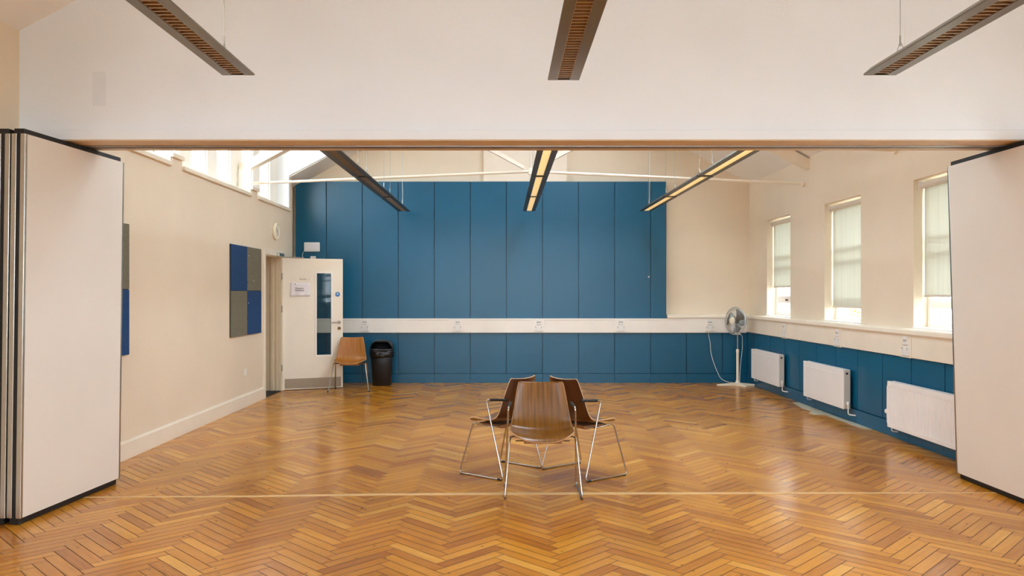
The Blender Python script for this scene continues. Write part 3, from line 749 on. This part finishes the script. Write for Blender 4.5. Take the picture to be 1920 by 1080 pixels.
def arm_chair():
    root = empty('armchair', (0, 0, 0))
    shell(root, M['walnut'], M['walnut_edge'], M['walnut_shaded_back'])
    for s in (-1, 1):
        mb = MB()
        mb.tube([(-.235, s*.236, .640), (-.035, s*.252, .628), (-.225, s*.276, .008), (.228, s*.280, .008), (.112, s*.242, .428), (-.06, s*.225, .408), (-.09, s*.10, .400)], .0068, 10, .035, 6)
        mb.build('sled_frame', M['chrome'], root, smooth=True)
        MB().tube([(-.235, s*.236, .640), (-.075, s*.249, .6305)], .011, 12).build('armrest', M['black'], root, smooth=True)
        for x in (-.19, .19): MB().tube([(x-.02, s*.278, .006), (x+.02, s*.278, .006)], .0088, 8).build('glide', M['black'], root, smooth=True)
    MB().box(-.11, .13, -.14, .14, .388, .414).build('seat_plate', M['plate'], root, bevel=.004)
    mb = MB(); mb.tube([(-.09, -.11, .400), (-.09, .11, .400)], .0068, 8); mb.tube([(.10, -.2, .404), (.10, .2, .404)], .005, 8); mb.build('crossbar', M['chrome'], root, smooth=True)
    return root
def place(o, x, y, deg, label, group=None):
    o.location = (x, y, 0); o.rotation_euler = (0, 0, math.radians(deg)); tag(o, label, 'chair', group)
a0 = arm_chair()
place(a0, .285, 5.90, -90, 'brown plywood armchair facing the camera, nearest of the three standing back to back')
a1 = copy_tree(a0); place(a1, -.02, 6.61, 143, 'brown plywood armchair turned away towards the door, back to back with two others')
a2 = copy_tree(a0); place(a2, .66, 6.56, 36, 'brown plywood armchair turned away towards the radiators, back to back with two others')
def side_chair():
    root = empty('side_chair', (0, 0, 0))
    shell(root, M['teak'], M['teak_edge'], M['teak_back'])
    for s in (-1, 1):
        for (xf, yf, xt) in ((.24, .305, .10), (-.20, .255, -.07)):
            mb = MB(); mb.tube([(xf, s*yf, .004), (xt, s*.235, .428), (0.02, s*.225, .412)], .0085, 10, .03, 5); mb.build('leg', M['chrome'], root, smooth=True)
            MB().lathe([(.012, 0), (.012, .02)], 12, Matrix.Translation((xf, s*yf, .0))).build('foot_cap', M['black'], root, smooth=True)
    MB().box(-.11, .13, -.14, .14, .388, .414).build('seat_plate', M['plate'], root, bevel=.004)
    MB().tube([(0.0, -.225, .41), (0.0, .225, .41)], .008, 8).build('crossbar', M['chrome'], root, smooth=True)
    return root
c3 = side_chair(); place(c3, -2.365, 12.13, -86, 'orange-brown plywood chair on chrome legs beside the open door')

# ------------------------------------------------------------------ bin
def litter_bin(x, y):
    root = empty('waste_bin', (x, y, 0), 0, 'black plastic waste bin with hooded lid beside the orange-brown chair', 'bin')
    def ring(prof, seg=40, p=2.8, sx=1, sy=.86, wob=0, caps=True, skip=None):
        mb = MB(); vs = []; fs = []
        rnd = random.Random(5); ph = [rnd.random()*6 for _ in range(6)]
        for i, (r, z) in enumerate(prof):
            for k in range(seg):
                a = 2*PI*k/seg; c, s = math.cos(a), math.sin(a)
                q = (abs(c)**p+abs(s)**p)**(-1/p)
                rr = r*q*(1+wob*(math.sin(5*a+ph[i % 6])+.6*math.sin(11*a+ph[(i+2) % 6])))
                vs.append((rr*c*sx, rr*s*sy, z+wob*.3*math.sin(4*a+ph[(i+1) % 6])))
        for i in range(len(prof)-1):
            for k in range(seg):
                if skip and skip(i, 2*PI*(k+.5)/seg): continue
                fs.append((i*seg+k, i*seg+(k+1) % seg, (i+1)*seg+(k+1) % seg, (i+1)*seg+k))
        if caps: fs.append(tuple(reversed(range(seg))))
        mb.add(vs, fs); return mb
    o = ring([(.145, .0), (.150, .006), (.172, .40), (.182, .56)]).build('body', M['plasticblack'], root, smooth=True)
    so = o.modifiers.new('t', 'SOLIDIFY'); so.thickness = .004
    o = ring([(.188, .575), (.196, .56), (.199, .52), (.194, .49), (.190, .455)], seg=80, wob=.018, caps=False).build('bin_bag', M['bag'], root, smooth=True)
    so = o.modifiers.new('t', 'SOLIDIFY'); so.thickness = .002
    prof = [(.196, .555), (.196, .60), (.190, .625), (.182, .65), (.165, .685), (.135, .712), (.09, .728), (.04, .734), (.004, .735)]
    def hole(i, a):     # opening towards the room
        d = (a-1.5*PI+PI) % (2*PI)-PI
        return 1 <= i <= 4 and abs(d) < (.98, .98, .95, .86, .8)[i]
    o = ring(prof, seg=64, p=2.6, caps=False, skip=hole).build('hood', M['plasticblack'], root, smooth=True)
    so = o.modifiers.new('t', 'SOLIDIFY'); so.thickness = .006
    return root
litter_bin(-1.98, 12.80)

# ------------------------------------------------------------------ pedestal fan
def fan(x, y):
    root = empty('pedestal_fan', (x, y, 0), 0, 'white pedestal fan with grey wire cage in the corner by the radiators', 'fan')
    for k, (a, L) in enumerate(((178, .33), (-2, .33), (-68, .22), (100, .2))):
        a = math.radians(a); mx = Matrix.Rotation(a, 4, 'Z')
        mb = MB(); mb.add([(0.02, -.03, 0), (L, -.022, 0), (L, .022, 0), (.02, .03, 0), (.02, -.026, .05), (L, -.016, .022), (L, .016, .022), (.02, .026, .05)],
                          [(0, 3, 2, 1), (4, 5, 6, 7), (0, 1, 5, 4), (1, 2, 6, 5), (2, 3, 7, 6), (3, 0, 4, 7)], mx)
        mb.build('foot', M['fanplastic'], root, bevel=.005)
    MB().lathe([(.045, .0), (.045, .045), (.03, .07), (.026, .09)], 24).build('base_hub', M['fanplastic'], root, smooth=True)
    MB().lathe([(.021, .06), (.021, .53), (.026, .535), (.026, .58), (.018, .59)], 20).build('lower_pole', M['fanplastic'], root, smooth=True)
    MB().lathe([(.012, .55), (.012, .84)], 16).build('upper_pole', M['steel'], root, smooth=True)
    MB().box(-.04, .04, -.035, .035, .82, .93).build('control_box', M['fanplastic'], root, bevel=.012)
    MB().box(-.028, .028, -.025, .025, .92, 1.0).build('neck', M['fangrey'], root, bevel=.01)
    # head: local +x is where the air goes
    hd = Vector((-.88, -.47, 0)).normalized(); ang = math.atan2(hd.y, hd.x)
    head = Matrix.Translation((-.01, -.01, 1.045)) @ Matrix.Rotation(ang, 4, 'Z') @ Matrix.Rotation(math.radians(-4), 4, 'Y') @ Matrix.Rotation(PI/2, 4, 'Y')   # local z -> air
    MB().lathe([(.03, -.17), (.062, -.16), (.075, -.11), (.07, -.03), (.05, -.01)], 24, head).build('motor_housing', M['fangrey'], root, smooth=True)
    def cage(name, prof, n):
        mb = MB()
        for k in range(n):
            a = 2*PI*k/n; mb.tube([(r*math.cos(a+tw), r*math.sin(a+tw), z) for r, z, tw in prof], .0012, 4, mx=head)
        for r, z, tw in prof[::2]: mb.tube([(r*math.cos(t*PI/20), r*math.sin(t*PI/20), z) for t in range(40)], .0016, 4, mx=head, closed=True)
        return mb.build(name, M['wire'], root)
    cage('rear_grille', [(.06, -.03, 0), (.14, -.025, .03), (.195, .0, .05), (.215, .03, .05), (.218, .045, .05)], 84)
    cage('front_grille', [(.05, .11, 0), (.11, .105, .1), (.17, .09, .2), (.205, .07, .25), (.218, .045, .28)], 84)
    MB().tube([(.220*math.cos(t*PI/24), .220*math.sin(t*PI/24), .045) for t in range(48)], .007, 8, mx=head, closed=True).build('cage_rim', M['fangrey'], root, smooth=True)
    MB().lathe([(.058, .098), (.058, .115), (.05, .12)], 28, head).build('cage_badge', M['fanplastic'], root, smooth=True)
    MB().lathe([(.035, -.01), (.04, .07), (.02, .085)], 20, head).build('blade_hub', M['fanblade'], root, smooth=True)
    for k in range(3):
        mb = MB(); n, mm = 10, 6; vs = []; fs = []
        for i in range(n+1):
            r = .035+.155*i/n
            for j in range(mm+1):
                wv = (j/mm-.5)*(.7+.55*math.sin(PI*min(1, i/n*1.1)*.6)); a = wv+.35*i/n+2*PI*k/3
                vs.append((r*math.cos(a), r*math.sin(a), .035+(j/mm-.5)*.05*(1-.3*i/n)))
        for i in range(n):
            for j in range(mm): q = i*(mm+1)+j; fs.append((q, q+1, q+mm+2, q+mm+1))
        mb.add(vs, fs, head); o = mb.build('blade', M['fanblade'], root, smooth=True); so = o.modifiers.new('t', 'SOLIDIFY'); so.thickness = .003
    # cord from the control box, round the pole, over the floor to the socket
    MB().tube([(.038, .01, .85), (.075, .0, .80), (.078, .0, .62), (.05, -.01, .40), (.03, -.02, .2), (.02, -.045, .06)], .0035, 8, .06, 5).build('power_cord', M['cord'], root, smooth=True)
    sx_, sy_ = 3.40-x, 13.05-y
    MB().tube([(.0, -.045, .05), (-.14, -.05, .055), (-.27, .0, .10), (-.34, .1, .3), (-.38, .2, .5), (sx_+.01, sy_-.01, .68), (sx_-.015, sy_, .80), (sx_-.015, sy_+.0, .86)], .004, 8, .12, 6).build('mains_lead', M['cord'], root, smooth=True)
    MB().box(sx_-.04, sx_+.01, sy_-.03, sy_+.0, .862, .905).build('plug', M['socket'], root, bevel=.005)
fan(3.77, 12.72)

# ------------------------------------------------------------------ sockets
def sockets(name, mx, label, group=None, plate='white'):
    root = empty(name, (0, 0, 0), 0, label, 'wall sockets', group); root.matrix_world = mx      # local x along the wall, -y into the room
    MB().box(-.105, .105, -.004, 0, -.112, .112).build('backplate', M[plate], root, bevel=.001)
    u = MB().box(-.043, .043, -.013, -.004, .016, .100).build('data_outlet', M['socket'], root, bevel=.003)
    mb = MB(); mb.box(-.03, -.004, -.0145, -.012, .045, .07); mb.box(.004, .03, -.0145, -.012, .045, .07); mb.box(-.04, .04, -.0138, -.004, .013, .0165); mb.build('port', M['socket_dark'], u)
    d = MB().box(-.073, .073, -.014, -.004, -.090, -.004).build('double_socket', M['socket'], root, bevel=.003)
    mb = MB()
    for s in (-1, 1):
        mb.box(s*.036-.004, s*.036+.004, -.0155, -.013, -.045, -.035); mb.box(s*.036-.015, s*.036-.008, -.0155, -.013, -.065, -.060); mb.box(s*.036+.008, s*.036+.015, -.0155, -.013, -.065, -.060)
        mb.box(s*.05-.006, s*.05+.006, -.018, -.013, -.030, -.012)
    mb.box(-.07, .07, -.0145, -.004, -.0935, -.0895)
    mb.build('pin_slots', M['socket_dark'], d)
    return root
where = ('beside the open door, above the black bin', 'second along from the door', 'in the middle, behind the three chairs', 'fourth along from the door', 'feeding the fan')
for xp, wd in zip((684, 858, 1010, 1164, 1331), where):
    X = (xp-945)*13.085/F
    sockets('wall_socket', Matrix.Translation((X, 13.084, .953)), 'white sockets on the back wall band, '+wd)
MR = Matrix.Rotation(-PI/2, 4, 'Z')
for xp, zc, wd in ((1471, .955, 'above the radiator nearest the fan'), (1571, .955, 'above the middle radiator'), (1699, .96, 'above the ribbed radiator')):
    Y = 4.025*F/(xp-945)
    sockets('wall_socket', Matrix.Translation((4.024, Y, zc)) @ MR, 'white data and power socket on the window wall band, '+wd, None, 'trim_cream')
ML = Matrix.Rotation(PI/2, 4, 'Z')
r_ = empty('wall_socket', (0, 0, 0), 0, 'small white power socket low on the plain wall, before the door', 'wall sockets'); r_.matrix_world = Matrix.Translation((LW+.001, 10.34, .455)) @ ML
sp = MB().box(-.043, .043, -.012, 0, -.043, .043).build('faceplate', M['socket'], r_, bevel=.003)
mb = MB(); mb.box(-.006, .006, -.014, -.011, .008, .022); mb.box(-.018, -.01, -.014, -.011, -.02, -.015); mb.box(.01, .018, -.014, -.011, -.02, -.015); mb.build('pin_slots', M['socket_dark'], sp)

# ------------------------------------------------------------------ radiators
def radiator(y0, y1, z0, z1, label, ribbed, valve_near=True, far_valve=False):
    xf, xb = 3.93, 4.012
    root = empty('radiator', (3.97, (y0+y1)/2, z0), 0, label, 'radiator', None)
    a, b = y0-(y0+y1)/2, y1-(y0+y1)/2; H = z1-z0; fx = xf-3.97; bx = xb-3.97
    mb = MB(); mb.box(bx-.012, bx, a+.005, b-.005, .0, H-.01)
    mb.build('back_panel', M['rad'], root, bevel=.003)
    mb = MB()
    if ribbed:
        n = int((b-a-.06)/.034); p = [(fx, a)]
        ys_ = [(fx, a+.02)]
        for i in range(n):
            yy = a+.03+(b-a-.06)*i/n; st = (b-a-.06)/n
            ys_ += [(fx, yy+st*.1), (fx-.0, yy+st*.35), (fx+.009, yy+st*.5), (fx+.009, yy+st*.75), (fx, yy+st*.9)]
        ys_ += [(fx, b-.02)]
        poly = [(x, y) for x, y in ys_]+[(fx+.014, b-.02), (fx+.014, a+.02)]
        mb.prism(poly, .045, H-.05, 'Z'); mb.box(fx, fx+.014, a, a+.021, 0, H); mb.box(fx, fx+.014, b-.021, b, 0, H); mb.box(fx, fx+.014, a, b, 0, .046); mb.box(fx, fx+.014, a, b, H-.051, H)
    else:
        mb.box(fx, fx+.014, a, b, 0, H); mb.box(fx-.003, fx+.002, a+.03, b-.03, .035, H-.055)
    mb.build('front_panel', M['rad'], root, bevel=.003)
    for e in (a, b-.006): MB().box(fx+.01, bx-.002, e, e+.006, .004, H-.004).build('side_cover', M['rad_dark'], root, bevel=.002)
    mb = MB(); n = int((b-a)/.03)
    for i in range(n): yy = a+.012+(b-a-.024)*i/n; mb.box(fx+.014, bx-.012, yy, yy+.012, H-.006, H)
    mb.box(fx+.012, fx+.02, a, b, H-.006, H+.001); mb.box(bx-.018, bx-.010, a, b, H-.006, H+.001)
    mb.build('top_grille', M['rad'], root)
    MB().tube([(0, a-.001, H-.045), (0, a-.006, H-.045)], .013, 12).build('blanking_plug', M['black'], root, smooth=True)
    if valve_near:
        v = MB().lathe([(.014, 0), (.014, .02), (.018, .025), (.018, .055), (.012, .06)], 14, Matrix.Translation((0, a-.035, .03))).build('valve', M['rad'], root, smooth=True)
        MB().tube([(0, a-.002, .035), (0, a-.035, .035)], .010, 10).build('valve_union', M['brass'], v, smooth=True)
        MB().tube([(0, a-.035, .03), (0, a-.035, -.055), (.035, a-.055, -.06), (.062, a-.09, -.06)], .0075, 10, .02).build('feed_pipe', M['rad'], root, smooth=True)
    if far_valve:
        MB().tube([(0, b+.001, .15), (0, b+.035, .15)], .012, 10).build('valve_union', M['brass'], root, smooth=True)
        MB().lathe([(.018, -.03), (.024, -.02), (.024, .03), (.016, .045)], 16, Matrix.Translation((0, b+.045, .15)) @ Matrix.Rotation(PI/2, 4, 'Y')).build('thermostat_head', M['rad'], root, smooth=True)
    MB().tube([(0, b-.03, .003), (0, b-.03, -.045), (.062, b-.03, -.05)], .0075, 10, .02).build('tail_pipe', M['rad'], root, smooth=True)
    for yy in (a+.2, b-.2): MB().box(bx, bx+.024, yy-.02, yy+.02, .08, H-.08).build('wall_bracket', M['steel'], root)
radiator(11.28, 12.53, .150, .610, 'flat white radiator nearest the fan', False)
radiator(9.127, 10.35, .148, .605, 'flat white radiator in the middle of the three, above the grey card strips', False)
radiator(6.50, 8.10, .123, .592, 'ribbed white radiator partly hidden behind the folding partition', True, True, True)

# ------------------------------------------------------------------ small things on the walls
def pinboard(y0, y1, z0, z1, cols, label):
    root = empty('pinboard', (LW+.001, (y0+y1)/2, z0), 0, label, 'pinboard', None)
    a, b = y0-(y0+y1)/2, y1-(y0+y1)/2; H = z1-z0
    MB().box(0, .012, a, b, 0, H).build('backing', M['boardedge'], root)
    for i in (0, 1):
        for j in (0, 1):
            ya = a+.002+(b-a)*i/2; yb = a-.002+(b-a)*(i+1)/2; za = .002+H*j/2; zb = H*(j+1)/2-.002
            t = MB().box(.012, .024, ya, yb, za, zb).build('felt_tile', cols[(i+j) % 2], root, bevel=.002)
            t['label'] = ('navy' if cols[(i+j) % 2] == M['navy'] else 'grey-green')+' felt tile'
    rnd = random.Random(y0)
    for k in range(7):
        mb = MB(); mb.lathe([(.006, 0), (.006, .006)], 8, Matrix.Translation((.024, rnd.uniform(a+.08, b-.08), rnd.uniform(.1, H-.1))) @ Matrix.Rotation(PI/2, 4, 'Y'))
        mb.build('drawing_pin', M['paper'] if k % 3 == 0 else M['ink'], root)
pinboard(9.76, 10.97, .942, 2.105, (M['greyfelt'], M['navy']), 'square pinboard of two navy and two grey-green tiles beside the door')
pinboard(5.90, 7.105, .937, 2.115, (M['greyfelt'], M['navy']), 'felt pinboard mostly hidden behind the folding partition stack')
ck = empty('wall_clock', (LW, 11.69, 2.41), 0, 'round cream wall clock above the door', 'clock'); RYm = Matrix.Rotation(PI/2, 4, 'Y')
MB().lathe([(.118, .001), (.128, .012), (.126, .035), (.108, .045), (.103, .036)], 40, RYm).build('case', M['fanplastic'], ck, smooth=True)
f_ = MB().lathe([(.104, .028), (.104, .034)], 40, RYm).build('dial', M['clockface'], ck, smooth=True)
mb = MB()
for k in range(12):
    a = k*PI/6; mb.box(-.003, .003, .082, .098, .034, .0352, RYm @ Matrix.Rotation(a, 4, 'Z'))
mb.build('hour_marks', M['ink'], f_)
MB().box(-.004, .004, -.01, .055, .036, .038, RYm @ Matrix.Rotation(2.2, 4, 'Z')).build('hour_hand', M['ink'], ck)
MB().box(-.003, .003, -.012, .085, .0385, .040, RYm @ Matrix.Rotation(-.9, 4, 'Z')).build('minute_hand', M['ink'], ck)
rt = empty('wireless_router', (-3.193, 13.129, 2.26), 0, 'white wall-mounted wireless box on the blue boards above the open door', 'router')
MB().box(-.13, .13, -.045, 0, -.078, .078).build('case', M['socket'], rt, bevel=.012)
MB().box(-.10, .10, -.048, -.044, -.055, .06).build('cover', M['paper'], rt, bevel=.002)
MB().tube([(-.125, -.02, -.06), (-.15, -.02, -.09), (-.165, -.015, -.15), (-.13, -.015, -.2), (-.10, -.012, -.235), (-.05, -.012, -.21)], .0035, 8, .03).build('cable', M['cord'], rt, smooth=True)
jb = empty('network_outlet', (-3.176, 13.129, 2.065), 0, 'small white outlet box below the wireless box, just showing above the door', 'wall sockets')
MB().box(-.043, .043, -.03, 0, -.043, .043).build('faceplate', M['socket'], jb, bevel=.004)
MB().box(-.016, .016, -.033, -.028, -.022, .0).build('port', M['ink'], jb)
hk = MB().lathe([(.012, 0), (.012, .008)], 12, Matrix.Translation((2.41, 13.13, 1.765)) @ UP).build('wall_fixing', M['socket'], smooth=True)
tag(hk, 'tiny white screw cap on the blue boards near their free end', 'screw cap')

# card strips lying along the foot of the window wall
def card(pts, z, label):
    o = MB().prism(pts, z, z+.004, 'Z').build('card_strip', M['cardboard']); tag(o, label, 'card', None)
card([(3.93, 10.74), (4.02, 10.74), (4.028, 9.62), (3.80, 9.66), (3.78, 9.78), (3.88, 9.93), (3.86, 10.2)], .0005, 'short wide piece of grey card on the floor, nearer the back wall')
card([(3.93, 9.64), (4.028, 9.60), (4.028, 8.62), (3.95, 8.66), (3.93, 8.8)], .0005, 'long thin grey card strip on the floor under the middle radiator')

# ------------------------------------------------------------------ outside
o = MB().box(-60, 60, -60, 90, -.5, -.2).build('ground', M['ground']); struct(o)
br = empty('brick_building', (-12, 35, -.2), 0, 'pale yellow brick building outside beyond the clerestory windows', 'building')
mb = MB(); hs = [(a, a+1.2) for a in (-12, -8, -4, 0, 4, 8, 12)]
grid_solid(mb, [-4, 0], sorted({-16, 16} | {q for p in hs for q in p}), [0, 6.6, 8.6, 10.5], lambda x, y, z: not (x > -1 and 6.6 < z < 8.6 and any(a < y < b for a, b in hs)) or False)
mb.build('wall', M['brick'], br)
mb2 = [MB().box(-.01, .01, a+.05, b-.05, 6.65, 8.55).build('window', M['glass'], br) for a, b in hs]
MB().box(-.02, .06, -16, 16, 5.0, 5.35).build('stone_band', M['gable'], br)
MB().box(-4.2, .3, -16.3, 16.3, 10.5, 10.8).build('roof', M['roofout'], br)
fr = empty('iron_railing', (5.6, 11, -.2), 0, 'grey iron railing with upright bars outside the windows', 'railing')
mb = MB()
for k in range(100): mb.tube([(0, -6+.13*k, 0), (0, -6+.13*k, 1.9)], .012, 6)
mb.build('bars', M['rail'], fr)['kind'] = 'stuff'
for z in (.25, 1.75): MB().box(-.015, .015, -6.1, 7.0, z, z+.035).build('rail', M['rail'], fr)
def bush(x, y, h, r, label):
    root = empty('shrub', (x, y, -.2), 0, label, 'shrub')
    MB().lathe([(.07, 0), (.05, h*.5), (.03, h*.8)], 10).build('trunk', M['bark'], root, smooth=True)
    rnd = random.Random(9); mb = MB()
    for k in range(2600):
        d = Vector((rnd.gauss(0, 1), rnd.gauss(0, 1), rnd.gauss(0, 1))).normalized()*(rnd.random()**.4)
        p = Vector((d.x*r, d.y*r, h*.6+d.z*h*.5)); q = Matrix.Translation(p) @ Matrix.Rotation(rnd.random()*6, 4, (rnd.random(), rnd.random(), rnd.random()+.1)); s = .05
        mb.add([(-s, 0, 0), (0, -s*.5, 0), (s, 0, 0), (0, s*.5, .01)], [(0, 1, 2, 3)], q)
    mb.build('foliage', M['leaf'], root)
bush(8.4, 18.3, 1.9, .95, 'yellow-leaved shrub outside, seen below the middle window blind')

# repeats of one kind carry one group phrase
GROUPS = {'armchair': 'plywood armchairs standing back to back', 'radiator': 'white radiators under the windows', 'roller_blind': 'roller blinds in the side windows',
          'partition_panel': 'folding partition panels', 'linear_pendant_light': 'linear pendant lights', 'wall_socket': 'white wall sockets',
          'pinboard': 'felt pinboards', 'card_strip': 'grey card strips on the floor', 'roof_truss': 'cream roof trusses'}
for o in COL.objects:
    k = o.name.split('.')[0]
    if o.parent is None and k in GROUPS and 'label' in o: o['group'] = GROUPS[k]
